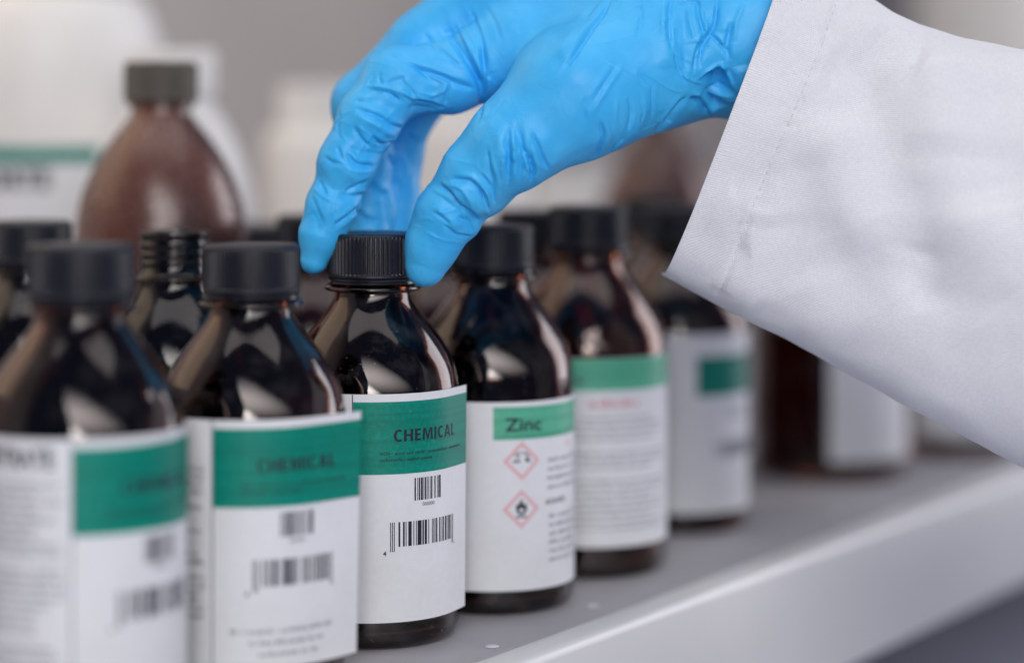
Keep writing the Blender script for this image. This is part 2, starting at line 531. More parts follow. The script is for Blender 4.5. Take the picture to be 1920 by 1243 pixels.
def word_lines(rows, u0, u1, h, seed, words=(2.0, 5.5), gap=0.75):
    """blurred small print: one small mark a letter, spaced into words"""
    r = random.Random(seed)
    out = []
    for z, frac in rows:
        u = u0; end = u0 + (u1 - u0) * frac
        while u < end:
            w = min(r.uniform(*words), end - u)
            a = u
            while a < u + w - 0.25:
                lw = h * r.uniform(0.38, 0.62)
                hh = h * (1.0 if r.random() < 0.3 else 0.74)
                st = h * 0.17
                out.append(rect(a, a + st, z, z + hh))
                if r.random() < 0.75: out.append(rect(a + st, a + lw, z, z + st))
                if r.random() < 0.6: out.append(rect(a + st, a + lw, z + hh - st, z + hh))
                if r.random() < 0.55: out.append(rect(a + lw - st, a + lw, z + st, z + hh - st))
                a += lw + h * 0.16
            u += w + gap
    return out

def bold_caps(word, u, z, h, width):
    """heavy humanist capitals drawn as strokes; unit height, stem 0.2"""
    s, t = 0.215, 0.165
    def C(w=0.62):
        out = []; n = 16
        for k in range(n):
            a0 = math.radians(52 + 256 * k / n); a1 = math.radians(52 + 256 * (k + 1) / n)
            f = lambda a, q: (w * 0.62 + (w * 0.62 - (s if q else 0) * 0.95) * math.cos(a), 0.5 + (0.515 - (t if q else 0)) * math.sin(a))
            out.append([f(a0, 0), f(a1, 0), f(a1, 1), f(a0, 1)])
        return out, w
    G = {
        'C': C(), 'H': ([rect(0, s, 0, 1), rect(.50, .50 + s, 0, 1), rect(s, .50, .43, .43 + t)], .50 + s),
        'E': ([rect(0, s, 0, 1), rect(s, .50, 0, t), rect(s, .47, .43, .43 + t), rect(s, .50, 1 - t, 1)], .50),
        'M': ([[(0, 0), (.19, 0), (.24, 1), (.05, 1)], [(.76, 0), (.95, 0), (.90, 1), (.71, 1)], [(.24, 1), (.24, .70), (.40, .05), (.475, .05), (.475, .36), (.30, 1)], [(.71, 1), (.65, 1), (.475, .36), (.475, .05), (.55, .05), (.71, .70)]], .95),
        'I': ([rect(0, s, 0, 1)], s),
        'A': ([[(0, 0), (.21, 0), (.40, .80), (.40, 1), (.27, 1)], [(.59, 0), (.80, 0), (.53, 1), (.40, 1), (.40, .80)], rect(.20, .60, .20, .20 + t)], .80),
        'L': ([rect(0, s, 0, 1), rect(s, .48, 0, t)], .48)}
    adv = sum(G[c][1] for c in word) + 0.135 * (len(word) - 1)
    k = width / adv; x = u; out = []
    for c in word:
        for P in G[c][0]: out.append([(x + a * k, z + b * h) for a, b in P])
        x += (G[c][1] + 0.135) * k
    return out

B_SMALL = [2, 2, 1, 1, 2, 1, 3, 1, 1, 1, 2, 1, 1, 1, 1, 2, 1, 1, 2, 3, 1, 1, 1, 3, 2, 1, 3]
B_LARGE = [1, 1, 1, 1, 1, 4, 2, 3, 2, 1, 1, 2, 4, 2, 1, 2, 1, 1, 5, 1, 2, 1, 3, 2, 1, 4, 1, 1, 1, 1, 1, 1, 2, 3, 2, 2, 1, 1, 2, 2, 3, 2, 2, 1, 2, 1, 1, 2, 1, 1, 1]
def barcode(u0, u1, z0, z1, mods, guard=0.0, guard_n=(0, 0)):
    tot = sum(mods); k = (u1 - u0) / tot
    out = []; u = u0; n = len(mods)
    for i, m in enumerate(mods):
        if i % 2 == 0:
            lo = z0 - guard if (i < guard_n[0] or i >= n - guard_n[1]) else z0
            out.append(rect(u, u + m * k, lo, z1))
        u += m * k
    return out

def bottle(px, D, label, group='amber bottles on the shelf', s=1.0, cap=True, glass=None, rz=0.0):
    X = (px - 960) / FPX * D
    root = empty('amber_bottle', (X, D, 0), math.atan2(-X, D) + rz)
    if s != 1.0: root.scale = (s, s, s)
    tag(root, label, 'bottle', group)
    body = obj('bottle_body', GLASS, M['amber'], root)
    if glass is not None:
        body.material_slots[0].link = 'OBJECT'; body.material_slots[0].material = glass
    if cap:
        obj('cap', CAP, M['cap'], root)
        obj('tamper_band', BAND, M['band'], root)
    return root

OFF1, OFF2 = 0.07, 0.13
def chemical_label(root, phi0, peel, u1, u0=-62, k=(0.05, 0.3), left=True, footer=False, head=True, seed=1, z0=10.2, z1=90):
    L = Label(u0, u1, z0, z1, phi0, peel, k_top=k[0], k_bot=k[1])
    lab = obj('label', L.patch(u0, u1, z0, z1, 0.0, 0.12, 'label', 14), M['paper'], root)
    obj('green_band', L.patch(0.15, u1 - 0.02, 62.0, 87.3, OFF1, 0, 'green_band'), M['green'], lab)
    obj('divider_line', L.flat([rect(-0.35, 0.1, z0 + .1, 89.9)], OFF1, 'divider_line'), M['ink_soft'], lab)
    obj('lettering', L.flat(bold_caps('CHEMICAL', 14.4, 73.3, 4.2, 28.8), OFF2, 'lettering'), M['ink'], lab)
    a = L.text('ACN - acetic acid nitrile / cyanomethane / ethanenitrile', 9.4, 68.7, 1.15, OFF2, 'small_print', bold=0.012, width=38.5)
    obj('small_print', a, M['ink'], lab)
    obj('small_print', L.text('carbonitrile / methyl cyanide', 9.4, 66.5, 1.15, OFF2, 'small_print', bold=0.012, width=20.5), M['ink'], lab)
    obj('barcode', L.flat(barcode(22.2, 34.2, 52.3, 60.2, B_SMALL), OFF1, 'barcode'), M['ink'], lab)
    obj('lettering', L.text('000000', 28.2, 50.2, 1.3, OFF1, align='CENTER', width=5.4), M['ink'], lab)
    obj('barcode', L.flat(barcode(13.1, 42.4, 36.6, 45.2, B_LARGE, 1.7, (5, 3)), OFF1, 'barcode'), M['ink'], lab)
    obj('lettering', L.text('4', 10.6, 33.6, 1.7, OFF1, bold=0.02), M['ink'], lab)
    obj('lettering', L.text('1', 43.2, 34.2, 1.3, OFF1), M['ink_soft'], lab)
    if footer:
        rows = word_lines([(21.6, 1.0)], 5.5, 42, 1.5, seed + 5) + word_lines([(17.9, 1.0)], 12, 38, 1.5, seed + 6) + word_lines([(14.2, 1.0)], 15, 36, 1.5, seed + 7)
        obj('small_print', L.flat(rows, OFF1, 'small_print'), M['ink_soft'], lab)
    if left:
        if head:
            obj('lettering', L.text('NITRATE', -5.2, 81.6, 5.6, OFF1, bold=0.03, align='RIGHT', width=24), M['ink'], lab)
        r = random.Random(seed)
        rows, z = [], 76.0
        while z > 22:
            if r.random() < 0.86: rows.append((z, r.choice((1.0, 0.97, 0.9, 0.72))))
            z -= 2.5
        obj('small_print', L.flat(word_lines(rows, -32, -2.8, 1.45, seed), OFF1, 'small_print'), M['ink'] if footer else M['ink_soft'], lab)
    return lab

b1 = bottle(152, 0.727, 'blurred nearest amber bottle with green CHEMICAL label, cut by the left edge', s=1.025)
chemical_label(b1, -4.5, 66, 49, k=(0.8, 1.0), seed=3)
b2 = bottle(471, 0.784, 'amber bottle with CHEMICAL label and three-line footer, between the nearest bottle and the gripped one')
chemical_label(b2, -22.8, 37, 54.6, k=(0.04, 0.34), footer=True, seed=8, head=False)
b3 = bottle(699, 0.851, 'sharp amber bottle with green CHEMICAL label, its cap gripped by the gloved hand')
chemical_label(b3, -12.7, 60, 53, k=(0.05, 0.28), head=False, seed=4)

# ---- zinc bottle
def diamond(L, lab, uc, zc, hd, kind):
    o, i = hd, hd * 0.74
    polys = []
    P = [(uc, zc + o), (uc + o, zc), (uc, zc - o), (uc - o, zc)]
    Q = [(uc, zc + i), (uc + i, zc), (uc, zc - i), (uc - i, zc)]
    for k in range(4):
        polys.append([P[k], P[(k + 1) % 4], Q[(k + 1) % 4], Q[k]][::-1])
    obj('hazard_border', L.flat(polys, OFF1, 'hazard_border'), M['ink_red_pale'], lab)
    s = hd / 7.4
    A = lambda pts: [(uc + x * s, zc + y * s) for x, y in pts]
    if kind == 'flame':
        g = [A([(-1.6, -1.4), (-0.6, -2.1), (0.6, -2.1), (1.6, -1.4), (2.1, -0.2), (1.0, -0.4), (0.5, -1.2), (-0.5, -1.2), (-1.0, -0.4), (-2.1, -0.2)]),
             A([(-2.1, -0.2), (-1.0, -0.4), (-0.6, 0.6), (-1.1, 1.3), (-1.5, 2.3), (-2.2, 1.2)]),
             A([(2.1, -0.2), (2.2, 1.2), (1.6, 2.4), (1.2, 1.4), (0.6, 0.6), (1.0, -0.4)]),
             A([(-0.6, 0.6), (0, -0.1), (0.6, 0.6), (1.2, 1.4), (0.5, 2.3), (0.3, 3.9), (-0.6, 3.0), (-1.1, 1.3)]),
             A(rect(-2.2, 2.2, -3.2, -2.6))]
    else:
        g = [A([(-3.6, 0.2), (-3.4, -0.5), (-0.6, -0.5), (-0.6, 0.1)]), A([(-3.0, 2.4), (-2.7, 1.9), (-0.4, 2.9), (-0.6, 3.4)]),
             A([(0.4, 3.4), (0.2, 2.9), (2.6, 1.8), (2.9, 2.3)]), A(rect(-2.1, -1.7, 0.4, 1.7)), A([(1.2, 0.9), (1.6, -0.4), (3.4, -0.5), (3.5, 0.1), (2.5, 0.3), (2.6, 1.2)]),
             A(rect(2.1, 2.5, 1.2, 1.8)), A(rect(-1.2, -0.9, 0.9, 2.0)), A(rect(2.9, 3.2, 0.8, 1.6))]
    obj('hazard_symbol', L.flat(g, OFF1, 'hazard_symbol'), M['ink'], lab)

b4 = bottle(923, 0.906, 'amber bottle with mint green Zinc band and two red hazard diamonds')
L4 = Label(-60, 50, 9.8, 80.2, 0.6)
lab4 = obj('label', L4.patch(-60, 50, 9.8, 80.2, 0, 0.12, 'label', 10), M['paper'], b4)
obj('green_band', L4.patch(0, 50, 66.2, 78.4, OFF1, 0, 'green_band'), M['green_pale'], lab4)
obj('divider_line', L4.flat([rect(2.5, 49.8, 67.4, 67.75)], OFF2, 'divider_line'), M['green_line'], lab4)
obj('lettering', L4.text('Zinc', 4.3, 69.4, 5.0, OFF2, bold=0.02, width=15.0), M['ink'], lab4)
diamond(L4, lab4, 11.0, 58.2, 7.4, 'corrosion')
diamond(L4, lab4, 10.8, 40.2, 7.4, 'flame')
obj('small_print', L4.flat(word_lines([(57.0, .9), (53.6, 1.0), (50.2, .95), (46.8, 1.0)], 22.5, 46, 1.5, 11), OFF1, 'small_print'), M['ink_soft'], lab4)
obj('small_print', L4.flat(word_lines([(41.2, 1.0)], 21.5, 33, 2.0, 12, (8, 9)), OFF1, 'small_print'), M['ink'], lab4)
obj('small_print', L4.flat(word_lines([(35.8, 1.0), (32.5, .9), (29.2, 1.0), (26, .8), (22.8, .9), (19.6, .85)], 23.0, 46, 1.5, 13), OFF1, 'small_print'), M['ink_soft'], lab4)
obj('lettering', L4.text('X', 33.5, 62.0, 2.0, OFF1, bold=0.03), M['ink_red'], lab4)

# ---- mint-band bottle of fine print
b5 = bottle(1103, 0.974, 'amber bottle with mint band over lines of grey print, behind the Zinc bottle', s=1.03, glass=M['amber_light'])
L5 = Label(-55, 52, 13.0, 86.5, 0.0)
lab5 = obj('label', L5.patch(-55, 52, 13, 86.5, 0, 0.12, 'label', 10), M['paper'], b5)
obj('green_band', L5.patch(-50, 52, 74.0, 86.3, OFF1, 0, 'green_band'), M['green_pale'], lab5)
obj('lettering', L5.flat(word_lines([(76.5, 1.0)], -16, -3, 3.0, 33, (10, 13)), OFF2, 'lettering'), M['ink_soft'], lab5)
obj('lettering', L5.flat(word_lines([(67.5, 1.0)], 0.5, 20, 3.2, 31, (6, 9)), OFF1, 'lettering'), M['ink_red'], lab5)
z, rows = 62.5, []
for i in range(15):
    if i in (4, 7): z -= 3.2
    rows.append((z, 1.0 if i % 3 else 0.85)); z -= 2.6
obj('small_print', L5.flat(word_lines(rows, -13, 36, 1.3, 21), OFF1, 'small_print'), M['ink_soft'], lab5)

# ---- bottle with a half green label
b6 = bottle(1273, 1.072, 'amber bottle with white label and dark green corner block, beside the hanging cuff')
L6 = Label(-55, 50, 9.5, 89, 14.6)
lab6 = obj('label', L6.patch(-55, 50, 9.5, 89, 0, 0.12, 'label', 10), M['paper'], b6)
obj('green_band', L6.patch(0, 46, 61.5, 79.2, OFF1, 0, 'green_band'), M['green_dark'], lab6)
obj('barcode', L6.flat(barcode(9, 40, 34, 41, B_LARGE), OFF1, 'barcode'), M['ink_soft'], lab6)
obj('small_print', L6.flat(word_lines([(55, 1.0), (52, .8)], 14, 36, 1.4, 41), OFF1, 'small_print'), M['ink_soft'], lab6)

# ---- big bottle with white label on its right half
b7 = bottle(1555, 1.22, 'large dark amber bottle with white label on its right half, under the sleeve', s=1.27)
L7 = Label(0, 54, 8.5, 88, 0)
obj('label', L7.patch(0, 54, 8.5, 88, 0, 0.12, 'label', 8), M['paper'], b7)
b9 = bottle(1795, 1.29, 'far amber bottle with pale label, farthest right under the sleeve', s=0.92)
L9 = Label(-28, 54, 12, 85, 0)
lab9 = obj('label', L9.patch(-28, 54, 12, 85, 0, 0.12, 'label', 8), M['paper'], b9)
obj('small_print', L9.flat(word_lines([(70 - 5 * i, 0.9) for i in range(9)], -14, 34, 2.2, 51), OFF1, 'small_print'), M['ink_soft'], lab9)

# ---- second and third row, no labels in view
bottle(58, 0.936, 'unlabelled dark bottle with ribbed black cap at the left edge', glass=M['amber_dark'])
bottle(327, 0.898, 'dark bottle without a cap, bare screw thread showing at its neck', cap=False, glass=M['amber_dark'])
bottle(592, 0.985, 'dark bottle in shade behind the index fingertip')
bottle(826, 1.000, 'dark bottle seen in the gap between the gripped bottle and the Zinc bottle')
bottle(1000, 1.035, 'dark bottle half hidden behind the cap of the Zinc bottle')
bottle(1225, 1.190, 'dark bottle in shade between the mint-band bottle and the green-corner bottle')

# ---- tall background bottles
def tall_profile(H, R, rn, neck_z, shoulder_z):
    p = [(0, 1.5), (R * .8, 1.2), (R * .9, 0), (R * .97, 2), (R, 6), (R, shoulder_z * .5), (R, shoulder_z)]
    # round shoulder, then a short sweep into the neck
    for t, f in ((0.10, .985), (0.22, .945), (0.35, .87), (0.48, .76), (0.60, .63), (0.71, .48), (0.80, .34), (0.87, .21), (0.93, .11), (0.97, .04), (1.0, 0.0)):
        p.append((rn + (R - rn) * f, shoulder_z + (neck_z - shoulder_z) * t))
    return p

def tall_bottle(name, px, D, H, R, rn, rc, capH, shoulder_z, neck_z, mat, capmat, label, cat, group=None, hollow=True):
    X = (px - 960) / FPX * D
    root = empty(name, (X, D, 0), math.atan2(-X, D))
    tag(root, label, cat, group)
    p = tall_profile(H, R, rn, neck_z, shoulder_z)
    p += [(rn, neck_z + 3), (rn + 2.2, neck_z + 3.6), (rn + 2.2, neck_z + 5), (rn, neck_z + 5.6), (rn, H - 3)]
    if hollow:
        p += [(rn - 2.5, H - 3), (rn - 2.6, neck_z)] + [(max(1, r - 2.8), z) for r, z in tall_profile(H, R, rn, neck_z, shoulder_z)[::-1][1:-4]] + [(R - 3.2, 7), (0, 6)]
    else:
        p += [(0, H - 3)]
    obj('bottle_body', lathe(p, 80, 'bottle_body', 50), mat, root)
    c = cap_mesh(rc, H - capH, H, 56, 0.6)
    obj('cap', c, capmat, root)
    return root

tall_bottle('brown_bottle', 302, 0.99, 209, 36, 12.6, 15.6, 16.5, 136, 187, M['amber_far'], M['cap_hazed'],
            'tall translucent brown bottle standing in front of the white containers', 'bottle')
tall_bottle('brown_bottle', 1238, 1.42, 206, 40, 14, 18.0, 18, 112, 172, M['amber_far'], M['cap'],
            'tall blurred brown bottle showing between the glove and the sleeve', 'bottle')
tall_bottle('amber_bottle', 460, 1.06, 137, 30, 19, 23.5, 15, 84, 114, M['amber'], M['cap'],
            'dark bottle with wide flat cap, just behind the open bottle', 'bottle', 'amber bottles on the shelf')
tall_bottle('white_bottle', 325, 1.12, 217, 40, 18, 20.5, 21, 132, 194, M['hdpe'], M['hdpe'],
            'tall white plastic bottle right behind the tall brown bottle', 'bottle', hollow=False)

def jar(px, D, R, H, label, lidH=22, rs=0.5, lab=None, rz=0):
    X = (px - 960) / FPX * D
    root = empty('white_jar', (X, D, 0), math.atan2(-X, D) + rz)
    tag(root, label, 'jar', 'white plastic jars at the back')
    sh = H - lidH
    p = [(0, 1), (R * .9, 0), (R * .98, 2), (R, 7), (R, sh * .5), (R, sh - R * rs)]
    for i in range(1, 9):
        a = math.pi / 2 * i / 8
        p.append((R * (1 - 0.30 * (1 - math.cos(a))), sh - R * rs + R * rs * math.sin(a)))
    p.append((0, sh))
    obj('jar_body', lathe(p, 80, 'jar_body', 50), M['hdpe'], root)
    rl = R * 0.74
    obj('lid', cap_mesh(rl, sh + 0.3, H, 64, 0.7), M['hdpe'], root)
    return root

jl = jar(82, 1.20, 62, 277, 'big white jar with green stripe label, top left corner', lidH=30, rs=0.75)
LJ = Label(-48, 49, 70, 171.5, -20, r=62.3)
labj = obj('label', LJ.patch(-48, 49, 70, 171.5, 0, 0.15, 'label', 8), M['paper'], jl)
obj('green_band', LJ.patch(-48, 49, 162.5, 170.2, OFF1 * 3, 0, 'green_band'), M['green'], labj)
obj('lettering', LJ.text('FORTE', 25, 150.5, 9.0, OFF1 * 3, bold=0.045, align='RIGHT', width=38), M['ink'], labj)
obj('hazard_border', LJ.flat([rect(-14, -4, 134, 143)], OFF1 * 3, 'hazard_border'), M['ink_red_pale'], labj)
jar(612, 1.38, 38, 202, 'white jar with rounded lid showing left of the index finger', lidH=24, rs=0.35)
jar(868, 1.50, 42, 208, 'white jar seen through the gap between index finger and thumb', lidH=24, rs=0.4)
jar(1078, 1.58, 38, 150, 'low white jar showing below the thenar of the gloved hand', lidH=20, rs=0.4)
jar(1915, 2.30, 110, 400, 'far white jar in the top right corner above the sleeve', lidH=40, rs=0.6)

# ------------------------------------------------------------------ gloved hand: implicit surface -> mesh
def N(px, py, D, R): 
    p = at(px, py, D / 1000.0) * 1000.0
    return (p.x, p.y, p.z, R)

thumb = [N(797, 500, 837, 7.2), N(811, 458, 837, 8.9), N(836, 402, 835, 10.2), N(893, 330, 832, 12.2), N(962, 270, 830, 16.0), N(1080, 176, 836, 24.0)]
index = [N(588, 487, 846, 5.2), N(602, 440, 846, 7.2), N(621, 392, 847, 8.7), N(652, 303, 848, 9.9), N(693, 222, 849, 10.8), N(744, 152, 852, 12.2), N(845, 144, 857, 13.0), N(985, 85, 862, 17.0)]
middle = [N(688, 470, 878, 7.8), N(692, 395, 884, 9.4), N(684, 300, 884, 9.8), N(684, 196, 878, 12.0), N(796, 90, 874, 13.6), N(945, -20, 874, 17.0)]
ring = [N(748, 455, 888, 7.8), N(742, 380, 898, 9.0), N(742, 300, 903, 9.6), N(760, 215, 903, 10.5), N(850, 110, 900, 12.0), N(965, 10, 893, 16.0)]
pinky = [N(738, 400, 912, 6.8), N(736, 345, 918, 7.6), N(742, 270, 921, 8.2), N(775, 190, 922, 9.5), N(880, 100, 920, 10.5), N(1000, 60, 906, 14.0)]
bulges = [[N(858, 418, 835, 6.6), N(868, 416, 835, 6.4)], [N(905, 352, 836, 10.5), N(912, 345, 836, 10.5)]]
palm = [
    [N(985, 85, 862, 17.0), N(1180, 70, 858, 24), N(1400, 60, 856, 26)],
    [N(945, -20, 874, 17.0), N(1180, 20, 872, 23), N(1400, 40, 866, 26)],
    [N(965, 10, 893, 16.0), N(1180, 50, 888, 21), N(1400, 60, 872, 24)],
    [N(1000, 60, 906, 14.0), N(1180, 90, 892, 19), N(1400, 80, 872, 22)],
    [N(1080, 176, 836, 24.0), N(1230, 108, 850, 25.0), N(1400, 68, 856, 26.5)],
    [N(1400, 64, 858, 27.0), N(1560, 150, 856, 26.0)],
]
def cap_d(P, A, B):
    a = np.array(A[:3], np.float32); b = np.array(B[:3], np.float32)
    ab = b - a
    t = np.clip(((P - a) @ ab) / (ab @ ab), 0, 1)
    q = P - (a + t[:, None] * ab)
    return np.sqrt((q * q).sum(1)) - (A[3] + (B[3] - A[3]) * t)
def smin(a, b, k):
    h = np.clip(0.5 + 0.5 * (b - a) / k, 0, 1)
    return b + (a - b) * h - k * h * (1 - h)
def chain(P, ch, k):
    d = None
    for A, B in zip(ch[:-1], ch[1:]):
        e = cap_d(P, A, B)
        d = e if d is None else smin(d, e, k)
    return d
def sdf(P):
    P = P.astype(np.float32)
    hand = None
    for ch in palm:
        e = chain(P, ch, 6.0)
        hand = e if hand is None else smin(hand, e, 9.0)
    fs = None
    for ch in (index, middle, ring, pinky):
        e = chain(P, ch, 4.0)
        fs = e if fs is None else smin(fs, e, 1.2)
    d = smin(hand, fs, 6.0)
    t = chain(P, thumb, 5.0)
    for b in bulges: t = smin(t, chain(P, b, 2), 3.0)
    d = smin(d, t, 3.2)
    return d

def surface_nets(lo, hi, h):
    n = [int(math.ceil((hi[i] - lo[i]) / h)) + 1 for i in range(3)]
    xs = [lo[i] + h * np.arange(n[i]) for i in range(3)]
    G = np.stack(np.meshgrid(*xs, indexing='ij'), -1).reshape(-1, 3).astype(np.float32)
    q = 4
    cx = [x[::q] for x in xs]
    Gc = np.stack(np.meshgrid(*cx, indexing='ij'), -1).reshape(-1, 3)
    Fc = sdf(Gc).reshape([len(x) for x in cx])
    F = Fc.repeat(q, 0).repeat(q, 1).repeat(q, 2)[:n[0], :n[1], :n[2]].reshape(-1).copy()
    near = np.where(np.abs(F) < 7.5)[0]
    for i in range(0, len(near), 200000): F[near[i:i + 200000]] = sdf(G[near[i:i + 200000]])
    F = F.reshape(n)
    S = F < 0
    c = [(i, j, k) for i in (0, 1) for j in (0, 1) for k in (0, 1)]
    nx, ny, nz = n[0] - 1, n[1] - 1, n[2] - 1
    sub = lambda A, o: A[o[0]:o[0] + nx, o[1]:o[1] + ny, o[2]:o[2] + nz]
    cnt = sum(sub(S, o).astype(np.int8) for o in c)
    act = (cnt > 0) & (cnt < 8)
    idx = -np.ones((nx, ny, nz), np.int64)
    cells = np.argwhere(act)
    idx[act] = np.arange(len(cells))
    acc = np.zeros((len(cells), 3)); num = np.zeros(len(cells))
    ci, cj, ck = cells.T
    for a in range(8):
        for ax in range(3):
            o = c[a]
            if o[ax] == 1: continue
            o2 = list(o); o2[ax] = 1
            f1 = F[ci + o[0], cj + o[1], ck + o[2]]; f2 = F[ci + o2[0], cj + o2[1], ck + o2[2]]
            m = (f1 < 0) != (f2 < 0)
            t = np.where(m, f1 / np.where(m, f1 - f2, 1), 0)
            p = np.tile(np.array(o, float), (len(cells), 1)); p[:, ax] += t
            acc[m] += p[m]; num[m] += 1
    V = np.array(lo) + h * (cells + acc / num[:, None])
    quads = []
    for ax in range(3):
        o = [0, 0, 0]; o[ax] = 1
        A = S[:n[0] - o[0], :n[1] - o[1], :n[2] - o[2]]; B = S[o[0]:, o[1]:, o[2]:]
        e = np.argwhere(A != B)
        b, cc = (ax + 1) % 3, (ax + 2) % 3
        ok = (e[:, b] > 0) & (e[:, cc] > 0) & (e[:, b] < n[b] - 1) & (e[:, cc] < n[cc] - 1)
        e = e[ok]
        eb = np.zeros(3, int); eb[b] = 1; ec = np.zeros(3, int); ec[cc] = 1
        g = lambda q: idx[q[:, 0], q[:, 1], q[:, 2]]
        q = np.stack([g(e - eb - ec), g(e - ec), g(e), g(e - eb)], 1)
        ins = A[e[:, 0], e[:, 1], e[:, 2]]
        q[~ins] = q[~ins][:, ::-1]
        quads.append(q)
    return V, np.concatenate(quads)

def subdivide_mesh(m):
    o = bpy.data.objects.new('tmp', m); COL.objects.link(o)
    mod = o.modifiers.new('s', 'SUBSURF'); mod.levels = 1; mod.render_levels = 1
    dg = bpy.context.evaluated_depsgraph_get()
    m2 = bpy.data.meshes.new_from_object(o.evaluated_get(dg))
    bpy.data.objects.remove(o)
    return m2

def get_v(m):
    a = np.empty(len(m.vertices) * 3, np.float32); m.vertices.foreach_get('co', a); return a.reshape(-1, 3).astype(np.float64)
def set_v(m, v):
    m.vertices.foreach_set('co', v.astype(np.float32).ravel()); m.update()
def get_n(m):
    a = np.empty(len(m.vertices) * 3, np.float32); m.vertex_normals.foreach_get('vector', a); return a.reshape(-1, 3).astype(np.float64)

def cast_stroke(bvh, pts, n=None):
    """lay a fold line, as the photograph shows it, onto a surface: returns the points where it runs (metres)"""
    P = []
    pts = np.array(pts, float)
    seg = np.linalg.norm(np.diff(pts, axis=0), axis=1)
    cum = np.concatenate([[0], np.cumsum(seg)])
    k = max(4, int(cum[-1] / 3.5))
    # smooth through the points
    t = np.linspace(0, cum[-1], k)
    x = np.interp(t, cum, pts[:, 0]); y = np.interp(t, cum, pts[:, 1])
    for _ in range(4):
        x[1:-1] = (x[:-2] + 2 * x[1:-1] + x[2:]) / 4; y[1:-1] = (y[:-2] + 2 * y[1:-1] + y[2:]) / 4
    o = Vector((0, 0, CAMZ))
    for a, b in zip(x, y):
        d = (at(a, b, 1.0) - o).normalized()
        hit = bvh.ray_cast(o, d)
        if hit[0] is not None: P.append(tuple(hit[0]))
    return np.array(P)

def fold(V, Nn, P, w, a, taper=True, pair=False):
    """raise (a>0) or sink (a<0) the surface along the line P; w, a in mm"""
    if len(P) < 2: return np.zeros(len(V))
    w *= MM
    lo = P.min(0) - 4 * w; hi = P.max(0) + 4 * w
    sel = np.where(((V > lo) & (V < hi)).all(1))[0]
    if len(sel) == 0: return np.zeros(len(V))
    Q = V[sel]
    best = np.full(len(sel), 1e9); tt = np.zeros(len(sel)); sg = np.zeros(len(sel))
    nq = Nn[sel]
    m = len(P) - 1
    for i in range(m):
        A, B = P[i], P[i + 1]
        ab = B - A; l2 = ab @ ab
        if l2 < 1e-12 or l2 > (0.012) ** 2: continue
        t = np.clip(((Q - A) @ ab) / l2, 0, 1)
        off = Q - (A + t[:, None] * ab)
        d = np.linalg.norm(off, axis=1)
        u = d < best
        sd = np.cross(ab, nq[u])
        sd *= np.where(sd[:, 2:3] < 0, -1, 1)
        best[u] = d[u]; tt[u] = (i + t[u]) / m; sg[u] = (off[u] * sd).sum(1) / np.sqrt(l2)
    x = sg / w
    prof = np.exp(-(best / w) ** 2) if not pair else np.exp(-(best / w) ** 1.25)
    if pair: prof = prof - 0.34 * np.exp(-((x - 1.9) / 1.3) ** 2) * np.exp(-(np.maximum(best - np.abs(sg), 0) / w) ** 2)
    if taper: prof *= np.clip(np.sin(np.pi * np.clip(tt, 0.02, 0.98)) * 1.7, 0, 1)
    out = np.zeros(len(V)); out[sel] = prof * a * MM
    return out

lo = (-92, 803, 118); hi = (112, 938, 262)
HV, HF = surface_nets(lo, hi, 1.08)
hm = mesh_from(HV, HF, 'glove')
hm = subdivide_mesh(hm)
V = get_v(hm)
Nn = get_n(hm)
for _ in range(1):
    d = np.concatenate([sdf(V[i:i + 100000]) for i in range(0, len(V), 100000)])
    V -= Nn * np.clip(d, -0.8, 0.8)[:, None]
V *= MM
set_v(hm, V)

